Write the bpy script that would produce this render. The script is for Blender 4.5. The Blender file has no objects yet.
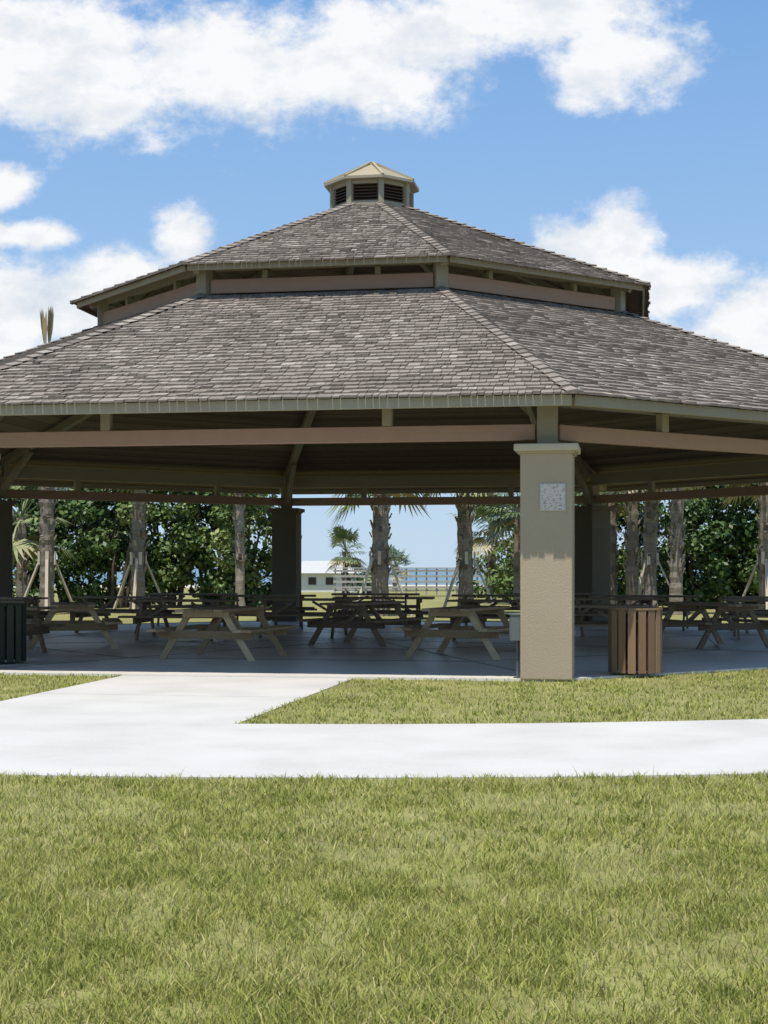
import bpy, math, random
import numpy as np
from mathutils import Vector, Matrix
random.seed(7); rng=np.random.default_rng(7)
S=bpy.context.scene
C=Vector((-0.23,28.7,0))
def PX(px,py): return ((px-384)/1500.0,(568-py)/1500.0)
# ---------------------------------------------------------------- materials
def new_mat(name):
    m=bpy.data.materials.new(name); m.use_nodes=True
    nt=m.node_tree; nt.nodes.clear(); return m,nt
def tint_mat(name,cols,rough=.8,nscale=6,namt=.4,bump=.2,stretch=(1,1,1),transl=0,spec=.3,big=0,bigscale=.6,metal=0):
    m,nt=new_mat(name); N=nt.nodes; L=nt.links
    out=N.new('ShaderNodeOutputMaterial'); b=N.new('ShaderNodeBsdfPrincipled')
    b.inputs['Roughness'].default_value=rough; b.inputs['Specular IOR Level'].default_value=spec
    b.inputs['Metallic'].default_value=metal
    at=N.new('ShaderNodeAttribute'); at.attribute_name='tint'
    tc=N.new('ShaderNodeTexCoord'); last=at.outputs['Fac']; nz=None
    if namt or bump:
        mp=N.new('ShaderNodeMapping'); mp.inputs['Scale'].default_value=stretch
        L.new(tc.outputs['Object'],mp.inputs[0])
        nz=N.new('ShaderNodeTexNoise'); nz.inputs['Scale'].default_value=nscale; nz.inputs['Detail'].default_value=4
        nz.inputs['Roughness'].default_value=.65
        L.new(mp.outputs[0],nz.inputs['Vector'])
        a=N.new('ShaderNodeMath'); a.operation='SUBTRACT'; L.new(nz.outputs[0],a.inputs[0]); a.inputs[1].default_value=.5
        k=N.new('ShaderNodeMath'); k.operation='MULTIPLY_ADD'; L.new(a.outputs[0],k.inputs[0]); k.inputs[1].default_value=namt*2
        L.new(last,k.inputs[2]); last=k.outputs[0]
    if big:
        nb=N.new('ShaderNodeTexNoise'); nb.inputs['Scale'].default_value=bigscale; nb.inputs['Detail'].default_value=3
        L.new(tc.outputs['Object'],nb.inputs['Vector'])
        a2=N.new('ShaderNodeMath'); a2.operation='SUBTRACT'; L.new(nb.outputs[0],a2.inputs[0]); a2.inputs[1].default_value=.5
        k2=N.new('ShaderNodeMath'); k2.operation='MULTIPLY_ADD'; L.new(a2.outputs[0],k2.inputs[0]); k2.inputs[1].default_value=big*2
        L.new(last,k2.inputs[2]); last=k2.outputs[0]
    r=N.new('ShaderNodeValToRGB'); e=r.color_ramp.elements
    n=len(cols)
    e[0].position=0; e[0].color=(*cols[0],1); e[1].position=1; e[1].color=(*cols[-1],1)
    for i in range(1,n-1):
        x=e.new(i/(n-1)); x.color=(*cols[i],1)
    L.new(last,r.inputs[0]); L.new(r.outputs[0],b.inputs['Base Color'])
    if bump:
        bp=N.new('ShaderNodeBump'); bp.inputs['Strength'].default_value=bump; bp.inputs['Distance'].default_value=.02
        L.new(nz.outputs[0],bp.inputs['Height']); L.new(bp.outputs[0],b.inputs['Normal'])
    if transl:
        t=N.new('ShaderNodeBsdfTranslucent'); L.new(r.outputs[0],t.inputs[0])
        mx=N.new('ShaderNodeMixShader'); mx.inputs[0].default_value=transl
        L.new(b.outputs[0],mx.inputs[1]); L.new(t.outputs[0],mx.inputs[2]); L.new(mx.outputs[0],out.inputs[0])
    else: L.new(b.outputs[0],out.inputs[0])
    return m
M={}
M['shingle']=tint_mat('weathered_shingle',[(.125,.104,.085),(.22,.188,.158),(.295,.255,.215),(.43,.385,.33)],.95,26,.25,.4,(1,1,1),spec=.1,big=.28,bigscale=1.1)
M['ceil']=tint_mat('ceiling_boards',[(.115,.075,.05),(.21,.145,.10)],.6,8,.3,.1)
M['olive']=tint_mat('olive_paint',[(.25,.22,.155),(.33,.295,.215)],.6,3,.3,.05)
M['pink']=tint_mat('rose_brown_stain',[(.34,.22,.165),(.43,.285,.215)],.65,5,.4,.1)
M['dark']=tint_mat('dark_trim',[(.035,.03,.026),(.07,.06,.05)],.8,5,.3,.05)
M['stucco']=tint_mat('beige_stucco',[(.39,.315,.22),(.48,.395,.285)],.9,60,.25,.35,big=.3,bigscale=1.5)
M['stucco_shade']=tint_mat('shaded_stucco',[(.11,.095,.065),(.17,.145,.10)],.9,60,.25,.35,big=.3,bigscale=1.5)  # darker copy of the beige stucco: rear columns' shade painted into the colour
M['cap']=tint_mat('stone_cap',[(.44,.38,.28),(.57,.50,.39)],.85,30,.3,.2)
M['concrete']=tint_mat('sidewalk_concrete',[(.42,.405,.37),(.54,.52,.48),(.62,.595,.555)],.9,40,.2,.15,big=.5,bigscale=1.1)
M['slab']=tint_mat('floor_concrete',[(.62,.575,.505),(.74,.695,.62),(.79,.745,.675)],.38,12,.2,.04,spec=.6,big=.5,bigscale=.6)
M['wood']=tint_mat('table_lumber',[(.28,.19,.10),(.48,.35,.195),(.64,.50,.30)],.8,5,.4,.2,(8,1,8))
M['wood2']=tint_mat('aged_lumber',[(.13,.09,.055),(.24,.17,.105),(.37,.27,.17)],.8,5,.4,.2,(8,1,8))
M['binwood']=tint_mat('bin_slats',[(.20,.12,.068),(.32,.205,.12)],.75,6,.4,.2,(6,6,1))
M['bingreen']=tint_mat('bin_dark_slats',[(.03,.035,.022),(.07,.075,.045)],.75,6,.4,.2,(6,6,1))
M['black']=tint_mat('bin_liner',[(.01,.01,.01),(.025,.025,.025)],.5,5,.3,0)
M['box']=tint_mat('grey_metal_box',[(.10,.115,.12),(.15,.165,.17)],.5,9,.3,.03)
M['louver']=tint_mat('louver_brown',[(.06,.035,.02),(.11,.07,.04)],.6,5,.3,0)
M['cuproof']=tint_mat('cupola_roof',[(.30,.25,.15),(.44,.37,.24)],.6,6,.4,.1)
M['grass']=tint_mat('grass_blades',[(.16,.19,.04),(.325,.36,.085),(.46,.455,.145),(.62,.53,.28)],.85,3,0,0,spec=.1,transl=.25,big=.32,bigscale=1.3)
M['lawn']=tint_mat('lawn_soil',[(.15,.125,.06),(.235,.225,.08),(.31,.30,.105),(.42,.36,.20)],.95,30,.6,.9,big=.45,bigscale=1.1)
M['leaf']=tint_mat('broad_leaves',[(.016,.036,.010),(.05,.10,.022),(.115,.18,.042),(.24,.28,.09)],.5,3,0,0,spec=.4)
M['palmleaf']=tint_mat('palm_fronds',[(.04,.065,.025),(.10,.145,.05),(.19,.23,.09),(.42,.33,.19)],.5,3,0,0)
M['trunk']=tint_mat('palm_trunk',[(.11,.085,.065),(.21,.18,.14),(.36,.31,.25)],.95,7,.5,.8,(1,1,3))
M['bark']=tint_mat('shrub_bark',[(.08,.06,.045),(.16,.13,.1)],.9,9,.5,.5)
M['stake']=tint_mat('stake_lumber',[(.45,.38,.28),(.62,.55,.44)],.8,7,.4,.1)
M['rail']=tint_mat('boardwalk_lumber',[(.30,.28,.25),(.46,.44,.40)],.85,4,.4,.1)
M['white']=tint_mat('white_paint',[(.5,.5,.49),(.72,.72,.70)],.7,4,.3,.05)
M['sand']=tint_mat('beach_sand',[(.45,.40,.31),(.6,.55,.44)],.95,4,.4,.2)
m,nt=new_mat('sea_water'); N=nt.nodes; L=nt.links
o=N.new('ShaderNodeOutputMaterial'); b=N.new('ShaderNodeBsdfPrincipled'); b.inputs['Base Color'].default_value=(.13,.23,.29,1); b.inputs['Roughness'].default_value=.5
tc=N.new('ShaderNodeTexCoord'); nz=N.new('ShaderNodeTexNoise'); nz.inputs['Scale'].default_value=.4; nz.inputs['Detail'].default_value=4
L.new(tc.outputs['Object'],nz.inputs['Vector']); bp=N.new('ShaderNodeBump'); bp.inputs['Strength'].default_value=.6; bp.inputs['Distance'].default_value=.3
L.new(nz.outputs[0],bp.inputs['Height']); L.new(bp.outputs[0],b.inputs['Normal']); L.new(b.outputs[0],o.inputs[0]); M['sea']=m
m,nt=new_mat('notice_print'); N=nt.nodes; L=nt.links
o=N.new('ShaderNodeOutputMaterial'); b=N.new('ShaderNodeBsdfPrincipled'); b.inputs['Roughness'].default_value=.4
tc=N.new('ShaderNodeTexCoord'); mp=N.new('ShaderNodeMapping'); mp.inputs['Scale'].default_value=(22,22,50); vz=N.new('ShaderNodeTexNoise'); vz.inputs['Scale'].default_value=1.2; vz.inputs['Detail'].default_value=3
L.new(tc.outputs['Object'],mp.inputs[0]); L.new(mp.outputs[0],vz.inputs['Vector'])
r=N.new('ShaderNodeValToRGB'); e=r.color_ramp.elements; e[0].position=.32; e[0].color=(.3,.25,.25,1); e[1].position=.5; e[1].color=(.62,.57,.50,1)
x=e.new(.42); x.color=(.5,.36,.31,1)
L.new(vz.outputs[0],r.inputs[0]); L.new(r.outputs[0],b.inputs['Base Color']); L.new(b.outputs[0],o.inputs[0]); M['sign']=m

# ---------------------------------------------------------------- mesh builder
class MB:
    def __init__(s): s.v=[]; s.f=[]; s.m=[]; s.t=[]; s.mats=[]
    def mi(s,k):
        if k not in s.mats: s.mats.append(k)
        return s.mats.index(k)
    def face(s,pts,k,t=.5):
        n=len(s.v); s.v.extend([tuple(p) for p in pts]); s.f.append(tuple(range(n,n+len(pts)))); s.m.append(s.mi(k)); s.t.append(t)
    def hexa(s,P,k,t=None):
        if t is None: t=random.random()
        n=len(s.v); s.v.extend([tuple(p) for p in P]); i=s.mi(k)
        for f in ((0,3,2,1),(4,5,6,7),(0,1,5,4),(1,2,6,5),(2,3,7,6),(3,0,4,7)):
            s.f.append(tuple(n+a for a in f)); s.m.append(i); s.t.append(t)
    def beam(s,p,q,w,h,k,t=None,up=(0,0,1)):
        p=Vector(p); q=Vector(q); d=(q-p).normalized(); up=Vector(up)
        sd=d.cross(up)
        if sd.length<1e-4: sd=d.cross(Vector((0,1,0)))
        sd.normalize(); u=sd.cross(d).normalized(); sd=sd*w/2; u=u*h/2
        s.hexa([p-sd-u,p+sd-u,q+sd-u,q-sd-u,p-sd+u,p+sd+u,q+sd+u,q-sd+u],k,t)
    def box(s,c,sz,k,ang=0,t=None):
        c=Vector(c); R=Matrix.Rotation(ang,3,'Z'); x,y,z=[a/2 for a in sz]
        P=[c+R@Vector(a) for a in ((-x,-y,-z),(x,-y,-z),(x,y,-z),(-x,y,-z),(-x,-y,z),(x,-y,z),(x,y,z),(-x,y,z))]
        s.hexa(P,k,t)
    def prism(s,pts,z0,z1,k,t=.5):
        n=len(pts); a=[(p[0],p[1],z0) for p in pts]; b2=[(p[0],p[1],z1) for p in pts]
        s.face(b2,k,t); s.face(a[::-1],k,t)
        for i in range(n): j=(i+1)%n; s.face([a[i],a[j],b2[j],b2[i]],k,t)
    def tube(s,pts,rads,k,seg=10,t=.5,jit=0):
        rings=[]
        for i,(p,r) in enumerate(zip(pts,rads)):
            p=Vector(p); d=(Vector(pts[min(i+1,len(pts)-1)])-Vector(pts[max(i-1,0)])).normalized()
            a=d.orthogonal().normalized() if abs(d.z)<.9 else Vector((1,0,0)); a=(a-d*a.dot(d)).normalized(); b2=d.cross(a)
            n=len(s.v)
            for j in range(seg):
                an=2*math.pi*j/seg; rr=r*(1+random.uniform(-jit,jit))
                s.v.append(tuple(p+a*math.cos(an)*rr+b2*math.sin(an)*rr))
            rings.append(n)
        i0=s.mi(k)
        for a,b2 in zip(rings,rings[1:]):
            tt=min(1,max(0,t+random.uniform(-.15,.15)))
            for j in range(seg):
                s.f.append((a+j,a+(j+1)%seg,b2+(j+1)%seg,b2+j)); s.m.append(i0); s.t.append(tt)
        s.f.append(tuple(rings[-1]+j for j in range(seg))); s.m.append(i0); s.t.append(t)
    def mesh(s,name):
        me=bpy.data.meshes.new(name); me.from_pydata(s.v,[],s.f); 
        for k in s.mats: me.materials.append(M[k])
        me.polygons.foreach_set('material_index',s.m)
        a=me.attributes.new('tint','FLOAT','FACE'); a.data.foreach_set('value',[float(x) for x in s.t])
        me.update(); return me
    def obj(s,name,parent=None,loc=None,rot=0):
        o=bpy.data.objects.new(name,s.mesh(name)); S.collection.objects.link(o)
        if parent: o.parent=parent
        if loc: o.location=loc
        o.rotation_euler[2]=rot; return o
def inst(name,me,loc,rot=0,sc=1,parent=None):
    o=bpy.data.objects.new(name,me); S.collection.objects.link(o); o.location=loc; o.rotation_euler[2]=rot; o.scale=(sc,)*3
    if parent: o.parent=parent
    return o
def bevel(o,w=.01,seg=2):
    b=o.modifiers.new('bevel','BEVEL'); b.width=w; b.segments=seg; b.limit_method='ANGLE'
def fast_mesh(name,V,quads,mat,tint):
    me=bpy.data.meshes.new(name); n=len(V); m=len(quads)
    me.vertices.add(n); me.vertices.foreach_set('co',V.astype(np.float32).ravel())
    me.loops.add(m*4); me.loops.foreach_set('vertex_index',quads.astype(np.int32).ravel())
    me.polygons.add(m); me.polygons.foreach_set('loop_start',np.arange(0,m*4,4,dtype=np.int32))
    me.polygons.foreach_set('material_index',np.zeros(m,dtype=np.int32))
    me.update(calc_edges=True)
    a=me.attributes.new('tint','FLOAT','FACE'); a.data.foreach_set('value',tint.astype(np.float32))
    me.materials.append(M[mat]); me.validate(); return me

# ---------------------------------------------------------------- pavilion frame
A=[math.radians(12.9+45*i) for i in range(8)]
U=[Vector((math.sin(a),-math.cos(a),0)) for a in A]
def P(i,R,z): return C+U[i%8]*R+Vector((0,0,z))
pav=bpy.data.objects.new('picnic_pavilion',None); S.collection.objects.link(pav)
def zl(R): return 3.47+(11.2-R)*.385      # lower roof deck top
def zu(R): return 6.25+(5.6-R)*.399
def deck(name,R0,R1,zf,th,k):
    b=MB()
    for i in range(8):
        j=i+1
        b.face([P(i,R0,zf(R0)),P(j,R0,zf(R0)),P(j,R1,zf(R1)),P(i,R1,zf(R1))],'dark')
        b.face([P(i,R0,zf(R0)-th),P(j,R0,zf(R0)-th),P(j,R0,zf(R0)),P(i,R0,zf(R0))],'dark',.3)
        b.face([P(i,R1,zf(R1)-th),P(j,R1,zf(R1)-th),P(j,R1,zf(R1)),P(i,R1,zf(R1))],'olive',.3)
        R=R0; n=0
        while R>R1+.01:
            Rn=max(R1,R-.16); zz=-th-(.008 if n%2 else 0)
            b.face([P(i,R,zf(R)+zz),P(i,Rn,zf(Rn)+zz),P(j,Rn,zf(Rn)+zz),P(j,R,zf(R)+zz)],'ceil',random.random())
            R=Rn; n+=1
    return b.obj(name,pav)
deck('lower_roof_deck',11.13,4.9,zl,.07,'ceil')
deck('upper_roof_deck',5.54,.5,zu,.06,'ceil')
def shingles(name,R0,R1,zf,exp):
    V=[];F=[];T=[]
    def lat(i,R,s,z):
        a=U[i]; c=U[(i+1)%8]; mid=(a+c)/2; dr=(c-a).normalized()
        return C+mid*R+dr*s+Vector((0,0,z))
    nrow=int((R0-R1)/exp)
    for i in range(8):
        for rI in range(nrow):
            rb=R0-rI*exp; half=.38268*rb; s=-half-random.uniform(0,.12); rowt=random.uniform(-.1,.1)
            while s<half:
                w=random.choice((random.uniform(.07,.13),random.uniform(.1,.22))); s0=s+.004; s1=s+w-.004; s+=w
                Rb=rb+random.uniform(-.016,.02)+(.02 if random.random()<.05 else 0); Rt=Rb-exp*1.15
                hb=.38268*Rb; ht=.38268*Rt
                a0=max(-hb,min(hb,s0)); a1=max(-hb,min(hb,s1)); c0=max(-ht,min(ht,s0)); c1=max(-ht,min(ht,s1))
                if a1-a0<.01: continue
                h=.030+random.uniform(-.006,.012)+(.015 if random.random()<.04 else 0); h2=h+random.uniform(-.005,.005); n=len(V)
                zb=zf(Rb); zt=zf(Rt)
                V+= [lat(i,Rb,a0,zb+.004),lat(i,Rb,a1,zb+.004),lat(i,Rb,a1,zb+h),lat(i,Rb,a0,zb+h2),lat(i,Rt,c1,zt+.006),lat(i,Rt,c0,zt+.006)]
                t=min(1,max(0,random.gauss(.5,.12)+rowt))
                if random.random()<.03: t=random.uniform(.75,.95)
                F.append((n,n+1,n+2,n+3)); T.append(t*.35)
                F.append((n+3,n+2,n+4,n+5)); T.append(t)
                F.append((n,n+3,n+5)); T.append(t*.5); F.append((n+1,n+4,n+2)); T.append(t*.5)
        Rr=R0+.02
        a=U[i]; L1=(U[(i+1)%8]-a).normalized(); L0=(U[(i-1)%8]-a).normalized()
        while Rr>R1+.1:
            Rt=Rr-.24; n=len(V); wd=.12
            t=min(1,max(0,random.gauss(.55,.15)))
            hb=.07+random.uniform(-.005,.01);ht=.045
            def q(R,h,l=None):
                p=C+a*R
                if l is not None: p=p+l*wd
                return p+Vector((0,0,zf(R)+h))
            V+=[q(Rr,hb),q(Rr,hb-.02,L1),q(Rt,ht-.02,L1),q(Rt,ht),q(Rr,hb-.02,L0),q(Rt,ht-.02,L0),q(Rr,.01),q(Rr,0.01,L1),q(Rr,.01,L0)]
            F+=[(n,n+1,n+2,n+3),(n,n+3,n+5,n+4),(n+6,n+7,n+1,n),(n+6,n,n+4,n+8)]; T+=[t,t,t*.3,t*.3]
            Rr-=.2
    b=MB(); b.v=[tuple(v) for v in V]; b.f=F; b.t=T; b.mi('shingle'); b.m=[0]*len(F)
    return b.obj(name,pav)
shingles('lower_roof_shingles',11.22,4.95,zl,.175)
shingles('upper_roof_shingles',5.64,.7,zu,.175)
b=MB()
def ring(R,z,w,h,k,trim=0,t=None):
    for i in range(8):
        p=P(i,R,z); q=P(i+1,R,z); d=(q-p).normalized()
        b.beam(p+d*trim,q-d*trim,w,h,k,t)
RC=10.2
ring(11.13,zl(11.13)-.095,.04,.135,'olive',.02)
ring(RC,3.10,.12,.20,'pink',.15)
ring(RC-.15,3.59,.16,.28,'olive',.10)
ring(5.06,5.965,.10,.23,'pink',.11)
ring(5.53,zu(5.53)-.07,.04,.10,'olive',.02,.1)
ring(4.98,6.30,.12,.12,'olive',.11)
ring(5.1,5.60,.18,.22,'olive',.05)
for i in range(8):
    p=P(i,RC,0); ang=A[i]-math.radians(22.5)
    b.box((p.x,p.y,(2.93+3.55)/2),(.25,.25,.62),'olive',ang)
    c=P(i,5.06,0); b.box((c.x,c.y,6.06),(.2,.2,.66),'olive',A[i])
    b.beam(P(i,RC+.7,zl(RC+.7)-.15),P(i,5.2,zl(5.2)-.19),.16,.17,'olive')
    b.beam(P(i,5.3,zu(5.3)-.15),P(i,.9,zu(.9)-.15),.12,.14,'olive')
    b.beam(P(i,RC-.13,3.0),P(i,RC-1.15,zl(RC-1.15)-.28),.11,.14,'olive')
    for f in (.26,.74):
        q=P(i,RC,0)*(1-f)+P(i+1,RC,0)*f
        b.box((q.x,q.y,3.325),(.13,.12,.245),'olive',A[i]+math.radians(22.5))
        q=P(i,5.03,0)*(1-f)+P(i+1,5.03,0)*f
        b.box((q.x,q.y,6.15),(.09,.1,.14),'olive',A[i]+math.radians(22.5))
        q1=P(i,4.4,0)*(1-f)+P(i+1,4.4,0)*f
        b.beam((q.x,q.y,6.06),(q1.x,q1.y,zu(4.4)-.08),.08,.1,'olive')
fr=b.obj('timber_frame',pav); bevel(fr,.008,1)
for i in range(8):
    p=P(i,RC,0); ang=A[i]-math.radians(22.5); k='stucco' if i in (0,1,7) else 'stucco_shade'
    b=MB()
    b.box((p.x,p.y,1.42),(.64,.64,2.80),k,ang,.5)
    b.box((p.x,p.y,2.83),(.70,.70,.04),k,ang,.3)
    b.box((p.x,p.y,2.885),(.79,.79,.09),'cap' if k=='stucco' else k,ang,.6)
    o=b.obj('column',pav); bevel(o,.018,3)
b=MB()
zb0=zu(.78)-.05; zt=8.66
for i in range(8):
    j=i+1
    b.beam(P(i,.76,zb0),P(i,.76,zt),.10,.10,'olive',.9,up=U[i])
    b.beam(P(i,.75,zb0+.06),P(j,.75,zb0+.06),.06,.16,'olive',.8)
    b.beam(P(i,.75,zt-.035),P(j,.75,zt-.035),.06,.09,'olive',.8)
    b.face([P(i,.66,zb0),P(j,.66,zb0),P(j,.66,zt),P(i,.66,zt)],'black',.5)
    for k in range(7):
        z=zb0+.16+k*.058
        if z<zt-.08:
            p0=P(i,.77,z);p1=P(j,.77,z);p2=P(j,.70,z+.045);p3=P(i,.70,z+.045)
            b.face([p0,p1,p2,p3],'louver',random.random()); b.face([p0,p1,p1+Vector((0,0,-.012)),p0+Vector((0,0,-.012))],'louver')
    b.face([P(i,.93,zt-.01),P(j,.93,zt-.01),P(j,.93,zt+.04),P(i,.93,zt+.04)],'olive',.9)
    b.face([P(i,.93,zt+.04),P(j,.93,zt+.04),P(0,0.0,9.14)],'cuproof',random.random())
    b.beam(P(i,.93,zt+.05),P(i,.05,9.15),.045,.03,'cuproof',1)
b.face([P(i,.93,zt-.01) for i in range(8)],'olive',.3)
b.obj('cupola',pav)
b=MB(); b.prism([P(i,10.5,0)[:2] for i in range(8)],-.1,.03,'slab')
b.obj('concrete_floor',pav)
b=MB()
for i in range(8):
    b.beam(P(i,10.3,.031),P(i,.3,.031),.010,.006,'dark',.9)
for R in (3.5,6.9):
    for i in range(8): b.beam(P(i,R,.0315),P(i+1,R,.0315),.010,.006,'dark',.9)
b.obj('floor_joints',pav)

pc=P(0,RC,0); an=A[0]-math.radians(22.5)
R=Matrix.Rotation(an,3,'Z'); nf=R@Vector((0,-1,0)); sx=R@Vector((1,0,0))
b=MB(); b.box((0,0,0),(.29,.014,.31),'sign',0,.5); b.box((0,.004,0),(.315,.012,.335),'white',0,.1)
q=pc+nf*.334+sx*.08
b.obj('notice_sign',None,(q.x,q.y,2.27),an)
b=MB(); b.box((0,0,0),(.12,.2,.32),'box',0,.6); b.box((-.01,0,.0),(.13,.16,.26),'box',0,.3); b.box((0,0,.165),(.14,.22,.015),'box',0,.8)
b.tube([(0.02,0,-.16),(0.02,0,-.62)],[.017,.017],'box',8)
b.tube([(0.02,.05,-.16),(0.02,.05,-.62)],[.013,.013],'box',8)
q=pc-sx*.382+nf*.2
o=b.obj('electrical_box',None,(q.x,q.y,.66),an); bevel(o,.006,2)

# ---------------------------------------------------------------- ground
b=MB(); b.face([(-3000,-60,0),(3000,-60,0),(3000,6000,0),(-3000,6000,0)],'lawn',.42); b.obj('ground')
b=MB(); b.face([(-3000,105,.006),(3000,105,.006),(3000,150,.006),(-3000,150,.006)],'sand'); b.obj('beach_sand')
b=MB(); b.face([(-3000,125,.012),(3000,125,.012),(3000,5990,.012),(-3000,5990,.012)],'sea'); b.obj('ocean')
b=MB(); RI,RO=15.38,18.78
st=math.radians(25.5)
def pol(a,r): return (C.x+math.sin(a)*r,C.y-math.cos(a)*r)
for k in range(-4,4):
    a0=k*st+math.radians(13.0)+.0001; a1=a0+st-.0002
    aa=[a0+(a1-a0)*i/24 for i in range(25)]
    b.prism([pol(a,RO) for a in aa]+[pol(a,RI) for a in aa[::-1]],-.05,.014,'concrete',random.uniform(.47,.53))
b.obj('curved_sidewalk')
na=A[0]-math.radians(22.5); nrm=Vector((math.sin(na),-math.cos(na),0)); tg=Vector((math.cos(na),math.sin(na),0))
b=MB(); base=C+nrm*9.71; ds=[0,2.8,5.7]
for i in range(2):
    d0=ds[i]; d1=ds[i+1]-.005
    b.prism([(base+tg*s+nrm*d)[:2] for s,d in ((-1.55,d0),(-1.55,d1),(1.48,d1),(1.48,d0))],-.05,.009 if i else .010,'concrete',.5)
b.obj('approach_path')

# ---------------------------------------------------------------- grass
def vnoise(x,y,s,seed):
    r=np.random.default_rng(seed); g=r.uniform(0,1,(128,128)); X=x*s+1000; Y=y*s+1000
    xi=np.floor(X).astype(int); yi=np.floor(Y).astype(int); fx=X-xi; fy=Y-yi; fx=fx*fx*(3-2*fx); fy=fy*fy*(3-2*fy)
    a=g[xi%128,yi%128]; b_=g[(xi+1)%128,yi%128]; c=g[xi%128,(yi+1)%128]; d=g[(xi+1)%128,(yi+1)%128]
    return (a*(1-fx)+b_*fx)*(1-fy)+(c*(1-fx)+d*fx)*fy
def make_grass(name,n,xr,yr,h,w,keep):
    y=rng.uniform(yr[0],yr[1],n)
    x=rng.uniform(-1,1,n)*(xr[0]+xr[1]*y) 
    k=keep(x,y); x=x[k]; y=y[k]; n=len(x)
    cl=vnoise(x,y,1.9,1)*.4+vnoise(x,y,5.3,2)*.6; cl2=vnoise(x,y,10,3)*.5+vnoise(x,y,24,4)*.5
    dens=np.clip((cl-.2)*2.2,.28,1)*np.clip(.25+cl2*1.2,0,1)
    k=rng.uniform(0,1,n)<dens; x=x[k];y=y[k];cl=cl[k];cl2=cl2[k]; n=len(x)
    hh=h*rng.uniform(.35,1.15,n)*(.6+.8*cl2); th=rng.uniform(0,2*math.pi,n); ln=hh*rng.uniform(.2,1.3,n)
    tall=rng.uniform(0,1,n)<.02; hh[tall]*=1.8
    fx=rng.uniform(0,2*math.pi,n); ww=w*rng.uniform(.6,1.3,n)
    dx=np.cos(th);dy=np.sin(th); wx=np.cos(fx)*ww/2; wy=np.sin(fx)*ww/2
    V=np.zeros((n,6,3))
    V[:,0]=np.stack([x-wx,y-wy,np.zeros(n)],1); V[:,1]=np.stack([x+wx,y+wy,np.zeros(n)],1)
    mx=x+dx*ln*.35; my=y+dy*ln*.35; mz=hh*.6
    V[:,2]=np.stack([mx+wx*.8,my+wy*.8,mz],1); V[:,3]=np.stack([mx-wx*.8,my-wy*.8,mz],1)
    tx=x+dx*ln; ty=y+dy*ln
    V[:,4]=np.stack([tx+wx*.12,ty+wy*.12,hh],1); V[:,5]=np.stack([tx-wx*.12,ty-wy*.12,hh],1)
    bs=np.arange(n)[:,None]*6
    Q=np.concatenate([(bs+np.array([[0,1,2,3]]))[:,None],(bs+np.array([[3,2,4,5]]))[:,None]],1).reshape(-1,4)
    t=np.clip(rng.normal(.43,.19,n)-(cl-.5)*.3,0,1); dry=rng.uniform(0,1,n)<np.clip(.13-.25*(cl-.5),.03,.4); t[dry]=rng.uniform(.75,1,dry.sum())
    T=np.stack([t*.9,t],1).ravel()
    return fast_mesh(name,V.reshape(-1,3),Q,'grass',T)
def off_walk(x,y):
    r=np.hypot(x-C.x,y-C.y); 
    px=(x-base.x)*tg.x+(y-base.y)*tg.y; pn=(x-base.x)*nrm.x+(y-base.y)*nrm.y
    onp=(np.abs(px+.035)<1.5)&(pn>-.5)&(pn<6)
    ap=np.zeros_like(r)
    for i in range(8):
        mm=(U[i]+U[(i+1)%8]).normalized(); ap=np.maximum(ap,(x-C.x)*mm.x+(y-C.y)*mm.y)
    return (r,onp,ap)
def keepA(x,y):
    r,onp,ap=off_walk(x,y); return (r>RO-.01)
def keepB(x,y):
    r,onp,ap=off_walk(x,y); return (r<RI+.01)&(~onp)&(ap>9.72)
lawn=bpy.data.objects.new('lawn_grass',None); S.collection.objects.link(lawn)
for nm,me in (('near_blades',make_grass('near_blades',170000,(.6,.30),(4.0,7.2),.046,.0048,keepA)),
              ('mid_blades',make_grass('mid_blades',130000,(.8,.29),(7.2,11.6),.044,.0065,keepA)),
              ('inner_blades',make_grass('inner_blades',95000,(1.3,.29),(13.2,21.5),.040,.011,keepB))):
    inst(nm,me,(0,0,0),parent=lawn)

# ---------------------------------------------------------------- picnic tables
def table(k):
    b=MB(); Ln=2.1
    for i in range(5): b.box((-.3+i*.15,0,.74),(.14,Ln,.04),k)
    for s in (-1,1):
        for j in (0,1): b.box((s*(.60+j*.15),0,.445),(.14,Ln,.04),k)
    for e in (-1,1):
        y=e*.72
        for s in (-1,1): b.hexa([(s*.66,y-.02,0),(s*.77,y-.02,0),(s*.77,y+.02,0),(s*.66,y+.02,0),(s*.21,y-.02,.72),(s*.32,y-.02,.72),(s*.32,y+.02,.72),(s*.21,y+.02,.72)],k)
        b.box((0,y+e*.042,.375),(1.50,.04,.12),k); b.box((0,y+e*.042,.68),(.72,.04,.08),k)
        b.beam((0,y-e*.03,.40),(0,e*.18,.70),.085,.04,k)
    return b.mesh('picnic_table')
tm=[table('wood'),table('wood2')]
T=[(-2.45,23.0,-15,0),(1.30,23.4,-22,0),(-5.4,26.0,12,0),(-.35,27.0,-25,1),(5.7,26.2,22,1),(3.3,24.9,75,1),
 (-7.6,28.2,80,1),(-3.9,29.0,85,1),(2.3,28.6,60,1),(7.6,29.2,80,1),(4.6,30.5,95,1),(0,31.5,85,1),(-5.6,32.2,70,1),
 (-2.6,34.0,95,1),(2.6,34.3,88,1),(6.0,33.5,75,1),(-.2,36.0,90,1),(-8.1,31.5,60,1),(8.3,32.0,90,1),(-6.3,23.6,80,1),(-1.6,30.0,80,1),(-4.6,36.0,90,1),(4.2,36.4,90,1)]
for i,(x,y,r,k) in enumerate(T):
    inst('picnic_table',tm[k],(x,y,.03),math.radians(r))

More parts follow.
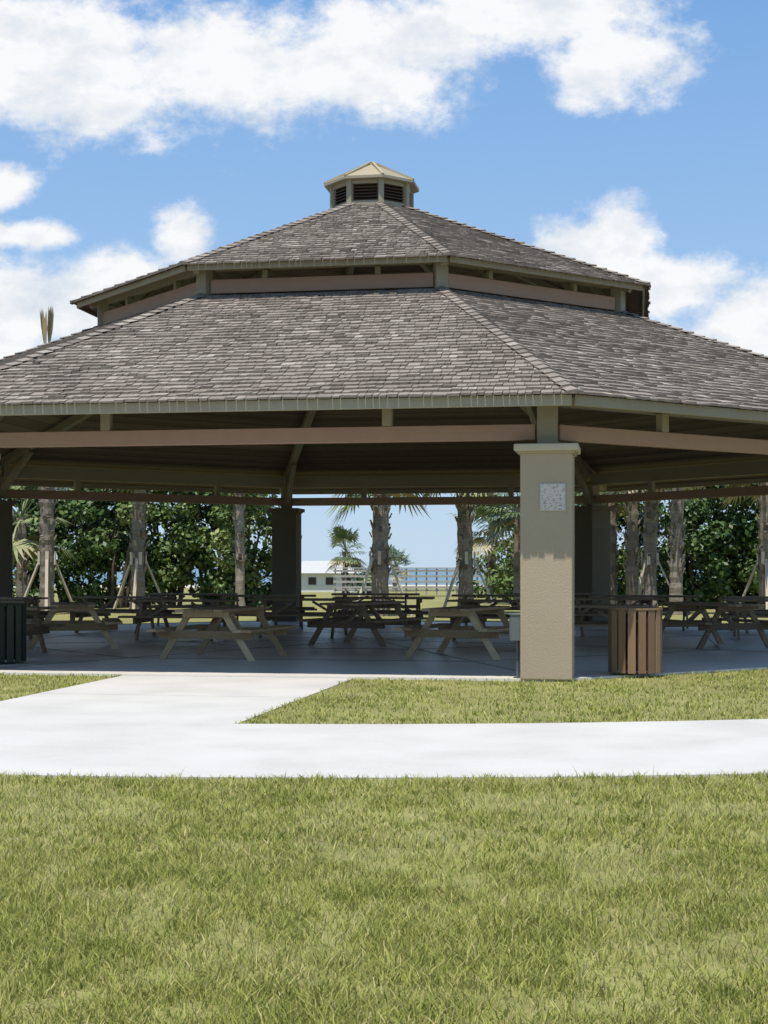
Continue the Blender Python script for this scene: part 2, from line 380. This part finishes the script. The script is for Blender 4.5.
# ---------------------------------------------------------------- trash receptacles
def bin_(k):
    b=MB(); n=16; r=.33
    b.tube([(0,0,.06),(0,0,.78)],[.27,.27],'black',20)
    for i in range(n):
        a=2*math.pi*i/n
        b.box((math.cos(a)*r,math.sin(a)*r,.43),(.022,.098,.80),k,a)
    for z in (.16,.70):
        for i in range(24):
            a0=2*math.pi*i/24;a1=2*math.pi*(i+1)/24
            b.beam((math.cos(a0)*.305,math.sin(a0)*.305,z),(math.cos(a1)*.305,math.sin(a1)*.305,z),.012,.05,'black',.6)
    for i in range(24):
        a0=2*math.pi*i/24;a1=2*math.pi*(i+1)/24
        b.beam((math.cos(a0)*.315,math.sin(a0)*.315,.845),(math.cos(a1)*.315,math.sin(a1)*.315,.845),.07,.025,k,.5)
    return b
b=bin_('binwood'); b.obj('trash_receptacle',None,(3.24,19.35,.03),.1)
b=bin_('bingreen'); b.obj('trash_receptacle',None,(-5.5,21.6,.03),.2)

# ---------------------------------------------------------------- vegetation
def palm(h,r,crown=1.5,nf=26,tied=False,stakes=True,t=.5,lean=0):
    b=MB(); n=int(h/.16)
    pts=[(lean*(i/n)**2,0,h*i/n) for i in range(n+1)]
    rd=[r*random.uniform(.93,1.09)*(1.25-.35*min(1,i/3) if i<3 else 1)*(1-.12*i/n) for i in range(n+1)]
    b.tube(pts,rd,'trunk',12,t,.06)
    for k in range(int(h*14)):
        z=random.uniform(.25*h,h); a=random.uniform(0,6.28); rr=r*.98
        c=Vector((lean*(z/h)**2+math.cos(a)*rr,math.sin(a)*rr,z))
        b.beam(c,c+Vector((math.cos(a)*.07,math.sin(a)*.07,.16)),.09,.03,'trunk',random.random())
    top=Vector((lean,0,h))
    for f in range(nf):
        az=random.uniform(0,2*math.pi); el=random.uniform(-.85,1.35) if not tied else random.uniform(1.45,1.56)
        L1=crown*random.uniform(.5,.7)
        d=Vector((math.cos(az)*math.cos(el),math.sin(az)*math.cos(el),math.sin(el)))
        mid=top+d*L1*.6+Vector((0,0,.12)); hub=top+d*L1+Vector((0,0,.05 if el>0 else -.05))
        tt=random.gauss(.45,.15) if el>-.4 and not tied else random.uniform(.6,1)
        if tied: tt=1.0
        b.beam(top,mid,.04,.02,'palmleaf',tt); b.beam(mid,hub,.03,.02,'palmleaf',tt)
        sd=d.cross(Vector((0,0,1))).normalized(); u=sd.cross(d).normalized()
        nl=18
        for k in range(nl):
            an=(k/(nl-1)-.5)*math.radians(9 if tied else 230)
            ld=(d*math.cos(an)+sd*math.sin(an)+u*.15*math.cos(an)*(0 if tied else 1)).normalized()
            Lf=crown*random.uniform(.42,.62)*(1-.25*abs(an)/2) * (1.6 if tied else 1)
            p1=hub+ld*Lf*.6; p2=hub+ld*Lf+Vector((0,0,-.22*Lf if not tied else .1*Lf)); w=ld.cross(u).normalized()*.028*crown
            a=max(0,min(1,tt+random.uniform(-.12,.12)))
            b.face([hub,p1+w,p2,p1-w],'palmleaf',a)
    if stakes:
        for k in range(3):
            a=k*2.1+.4; b.beam((math.cos(a)*1.0,math.sin(a)*1.0,0),(math.cos(a)*r,math.sin(a)*r,1.7),.09,.05,'stake')
        for k in range(5):
            a=k*1.257; b.box((math.cos(a)*(r+.03),math.sin(a)*(r+.03),1.7),(.04,.1,.4),'stake',a)
    return b
def at(px,d): return ((px-384)/1500*d,d,0)
palms=[(47,45,7.2,.22,1.2,True,True,.45),(138,47,5.0,.22,1.7,False,True,.5),(240,50,5.4,.16,1.4,False,False,.8),
 (380,44,4.3,.26,1.9,False,True,.6),(466,46,4.6,.24,1.7,False,True,.55),(519,52,3.6,.2,1.5,False,False,.4),
 (632,47,4.7,.2,1.5,False,False,.3),(650,50,5.0,.24,1.6,False,True,.55),(676,45,4.8,.2,1.4,False,False,.55),(610,52,4.2,.24,1.6,False,False,.35),
 (766,46,4.6,.22,1.6,False,True,.5),(34,58,5.4,.15,1.4,False,False,.3),(345,82,2.3,.16,1.45,False,False,.4),(395,90,1.5,.14,1.2,False,False,.4),(492,60,3.0,.16,1.7,False,False,.4),(22,48,3.0,.18,2.2,False,False,.4)]
for (px,d,h,r,c,ti,stk,t) in palms:
    palm(h,r,c,28 if not ti else 6,ti,stk,t,0 if ti else random.uniform(-.15,.15)).obj('palm_tree',None,at(px,d),random.uniform(0,6))
def shrub(name,cx,cy,rx,ry,h,nl,leaf=.20,tmean=.45):
    b=MB(); 
    for k in range(5):
        a=random.uniform(0,6.28); x=random.uniform(-.5,.5)*rx;y=random.uniform(-.5,.5)*ry
        b.tube([(x*.5,y*.5,0),(x*.8,y*.8,h*.3),(x+math.cos(a)*.4,y+math.sin(a)*.3,h*.7)],[.09,.06,.025],'bark',6)
    nc=int(14+rx*h*2.4)
    cs=[]
    for k in range(nc):
        a=rng.uniform(0,2*math.pi); q=math.sqrt(rng.uniform(0,1)); z=rng.uniform(.06,1)
        sh=math.sqrt(max(.2,1-(max(0,z-.4)/.72)**2))
        cs.append((math.cos(a)*q*rx*sh,math.sin(a)*q*ry*sh,z*h,rng.uniform(.4,.8),rng.normal(0,.15)))
    cs=np.array(cs)
    idx=rng.integers(0,nc,nl); c=cs[idx]
    d=rng.normal(size=(nl,3)); d/=np.linalg.norm(d,axis=1)[:,None]
    rr=(rng.uniform(0,1,nl)**.45)*c[:,3]*1.1
    p=c[:,:3]+d*rr[:,None]*np.array([1,1,.8]); p[:,2]=np.maximum(p[:,2],.05)
    nrmv=d*.6+rng.normal(size=(nl,3))*.5+np.array([0,0,.35]); nrmv/=np.linalg.norm(nrmv,axis=1)[:,None]
    t1=np.cross(nrmv,rng.normal(size=(nl,3))); t1/=np.linalg.norm(t1,axis=1)[:,None]; t2=np.cross(nrmv,t1)
    s=(leaf*rng.uniform(.5,1.1,nl)/2)[:,None]
    V=np.stack([p-t1*s*1.2,p-t2*s*.75,p+t1*s*1.2,p+t2*s*.75],1).reshape(-1,3)
    Q=np.arange(nl*4).reshape(-1,4)
    T=np.clip(rng.normal(tmean,.15,nl)+c[:,4],0,1)
    root=bpy.data.objects.new(name,None); S.collection.objects.link(root); root.location=(cx,cy,0)
    b.obj('limbs',root); inst('leaves',fast_mesh('leaves',V,Q,'leaf',T),(0,0,0),parent=root)
for (px,d,rx,h,n) in ((-60,52,2.6,5.2,8000),(15,54,2.5,5.0,10000),(75,57,2.3,5.2,9500),(110,53,2.1,5.0,10000),(170,54,2.1,4.9,10000),(215,56,1.8,4.8,8500),(248,53,1.2,4.4,6000),
                      (-120,50,3,5,6000),(560,58,2.6,3.6,6500),(600,56,2.3,4.4,8500),(655,57,2.5,4.8,10000),(712,52,2.0,4.5,9000),(745,54,2.1,5.0,9000),(800,52,2.4,5.0,7000),(880,54,3,5,5000)):
    x,y,_=at(px,d); shrub('sea_grape_shrub',x,y,rx,1.6,h,n,tmean=random.uniform(.36,.66))
for (px,d,rx,h,n) in ((500,70,1.5,2.3,2600),(368,82,1.0,.9,1000)):
    x,y,_=at(px,d); shrub('low_shrub',x,y,rx,1.2,h,n,tmean=.5)
b=MB(); yb=74
for k in range(21):
    x=-2.4+k*.5
    b.box((x,yb,.72),(.08,.09,1.30),'rail')
for z in (.45,.72,.99,1.26): b.box((2.6,yb-.07,z),(10.2,.04,.10),'rail')
b.box((2.6,yb-.02,1.40),(10.3,.16,.05),'rail',0,.9)
b.box((2.6,yb+.85,.30),(10.2,1.5,.08),'rail')
b.obj('boardwalk_railing')
b=MB(); x,y,_=at(322,88); w,dp=2.1,1.5
b.box((x,y,.55),(2*w,2*dp,1.1),'white',0,.9)
e=[(x-w-.3,y-dp-.3,1.1),(x+w+.3,y-dp-.3,1.1),(x+w+.3,y+dp+.3,1.1),(x-w-.3,y+dp+.3,1.1)]
r0=(x-w*.5,y,1.82); r1=(x+w*.5,y,1.82)
b.face([e[0],e[1],r1,r0],'white',0);b.face([e[1],e[2],r1],'white',.1);b.face([e[2],e[3],r0,r1],'white',.1);b.face([e[3],e[0],r0],'white',.1);b.face(e[::-1],'white',.3)
for dx in (-1.5,-.5,.5,1.5): b.box((x+dx,y-dp-.01,.65),(.45,.04,.42),'dark',0,.9); b.box((x+dx,y-dp-.02,.37),(.55,.06,.06),'white')
b.obj('beach_building')

# ---------------------------------------------------------------- world
el=math.radians(72); az=math.radians(200)
W=bpy.data.worlds.new('World'); S.world=W; W.use_nodes=True; nt=W.node_tree; N=nt.nodes; L=nt.links; N.clear()
out=N.new('ShaderNodeOutputWorld')
sky=N.new('ShaderNodeTexSky'); sky.sky_type='NISHITA'; sky.sun_disc=False; sky.sun_elevation=el; sky.sun_rotation=az
sky.dust_density=.2; sky.ozone_density=1.5; sky.air_density=1.0
bg=N.new('ShaderNodeBackground'); bg.inputs[1].default_value=.12; L.new(sky.outputs[0],bg.inputs[0])
tc=N.new('ShaderNodeTexCoord'); sp=N.new('ShaderNodeSeparateXYZ'); L.new(tc.outputs['Generated'],sp.inputs[0])
def mth(op,a,b_=None,c=None,clamp=False):
    n=N.new('ShaderNodeMath'); n.operation=op; n.use_clamp=clamp
    for i,x in enumerate((a,b_,c)):
        if x is None: continue
        if isinstance(x,(int,float)): n.inputs[i].default_value=x
        else: L.new(x,n.inputs[i])
    return n.outputs[0]
zr=N.new('ShaderNodeValToRGB'); L.new(sp.outputs[2],zr.inputs[0]); e=zr.color_ramp.elements
e[0].position=0; e[0].color=(.50,.67,.88,1); e[1].position=1; e[1].color=(.11,.23,.54,1)
for p_,c_ in ((.06,(.44,.64,.88)),(.2,(.33,.55,.87)),(.36,(.20,.42,.80))):
    x=e.new(p_); x.color=(*c_,1)
bgz=N.new('ShaderNodeBackground'); bgz.inputs[1].default_value=1.0; L.new(zr.outputs[0],bgz.inputs[0])
ms=N.new('ShaderNodeMixShader'); ms.inputs[0].default_value=.85; L.new(bg.outputs[0],ms.inputs[1]); L.new(bgz.outputs[0],ms.inputs[2])
ysafe=mth('MAXIMUM',sp.outputs[1],.05)
u=mth('DIVIDE',sp.outputs[0],ysafe); v=mth('DIVIDE',sp.outputs[2],ysafe)
cb=N.new('ShaderNodeCombineXYZ'); L.new(u,cb.inputs[0]); L.new(v,cb.inputs[1])
def noise(scale,det,rough,off,stretch=(1,1,1)):
    mp=N.new('ShaderNodeMapping'); mp.inputs['Location'].default_value=off; mp.inputs['Scale'].default_value=stretch
    L.new(cb.outputs[0],mp.inputs[0])
    n=N.new('ShaderNodeTexNoise'); n.inputs['Scale'].default_value=scale; n.inputs['Detail'].default_value=det; n.inputs['Roughness'].default_value=rough
    L.new(mp.outputs[0],n.inputs['Vector']); return n.outputs[0]
n1=noise(17,8,.64,(3,1,0),(1,1.3,1)); n2=noise(16,5,.6,(7,5,0),(1,1.6,1))
E=[(60,60,185,82),(210,68,175,74),(345,70,125,64),(425,38,100,55),(535,8,155,62),(605,60,78,56),
 (0,185,38,26),(22,235,50,18),(0,308,78,60),(80,305,65,42),(135,275,56,32),(182,240,38,36),
 (605,248,72,46),(655,285,95,50),(745,327,85,48)]
mask=None
for (x,y,rx,ry) in E:
    cu,cv=PX(x,y)
    vm=N.new('ShaderNodeVectorMath'); vm.operation='MULTIPLY_ADD'; L.new(cb.outputs[0],vm.inputs[0])
    vm.inputs[1].default_value=(1500/rx,1500/ry,0); vm.inputs[2].default_value=(-cu*1500/rx,-cv*1500/ry,0)
    ln=N.new('ShaderNodeVectorMath'); ln.operation='LENGTH'; L.new(vm.outputs[0],ln.inputs[0])
    mask=ln.outputs['Value'] if mask is None else mth('SMOOTH_MIN',mask,ln.outputs['Value'],.2)
mask=mth('SUBTRACT',1.0,mask)
mk=mth('ADD',mth('MAXIMUM',mask,-1.0),mth('MULTIPLY',mth('SUBTRACT',n1,.51),2.4))
mr=N.new('ShaderNodeMapRange'); mr.interpolation_type='SMOOTHSTEP'; L.new(mk,mr.inputs[0]); mr.inputs[1].default_value=-.18; mr.inputs[2].default_value=.5
front=mth('GREATER_THAN',sp.outputs[1],.1)
cm=mth('MULTIPLY',mth('MULTIPLY',mr.outputs[0],front),.96)
shade=mth('ADD',mth('MULTIPLY',n2,1.3),mth('MULTIPLY',mk,.08))
rp=N.new('ShaderNodeValToRGB'); e=rp.color_ramp.elements; e[0].position=.40; e[0].color=(.68,.75,.83,1); e[1].position=.74; e[1].color=(.98,.98,.98,1)
L.new(shade,rp.inputs[0])
bg2=N.new('ShaderNodeBackground'); bg2.inputs[1].default_value=1.0; L.new(rp.outputs[0],bg2.inputs[0])
mx=N.new('ShaderNodeMixShader'); L.new(cm,mx.inputs[0]); L.new(ms.outputs[0],mx.inputs[1]); L.new(bg2.outputs[0],mx.inputs[2]); L.new(mx.outputs[0],out.inputs[0])
W.cycles.sampling_method='MANUAL'; W.cycles.sample_map_resolution=256
# sun
sd=bpy.data.lights.new('sun','SUN'); sd.energy=5.0; sd.angle=math.radians(.5); sd.color=(1,.95,.86)
so=bpy.data.objects.new('sun',sd); S.collection.objects.link(so)
dirv=Vector((math.cos(el)*math.sin(az),math.cos(el)*math.cos(az),math.sin(el)))
so.rotation_euler=dirv.to_track_quat('Z','Y').to_euler(); so.location=(0,0,40)
# camera
cd=bpy.data.cameras.new('camera'); co=bpy.data.objects.new('camera',cd); S.collection.objects.link(co)
co.location=(0,0,1.4); co.rotation_euler=(math.radians(90),0,0)
cd.sensor_fit='VERTICAL'; cd.sensor_height=24; cd.lens=24*1500/1024; cd.shift_y=56/1024; cd.clip_end=9000; cd.clip_start=.05
S.camera=co
S.view_settings.view_transform='Standard'; S.view_settings.look='None'; S.view_settings.exposure=0
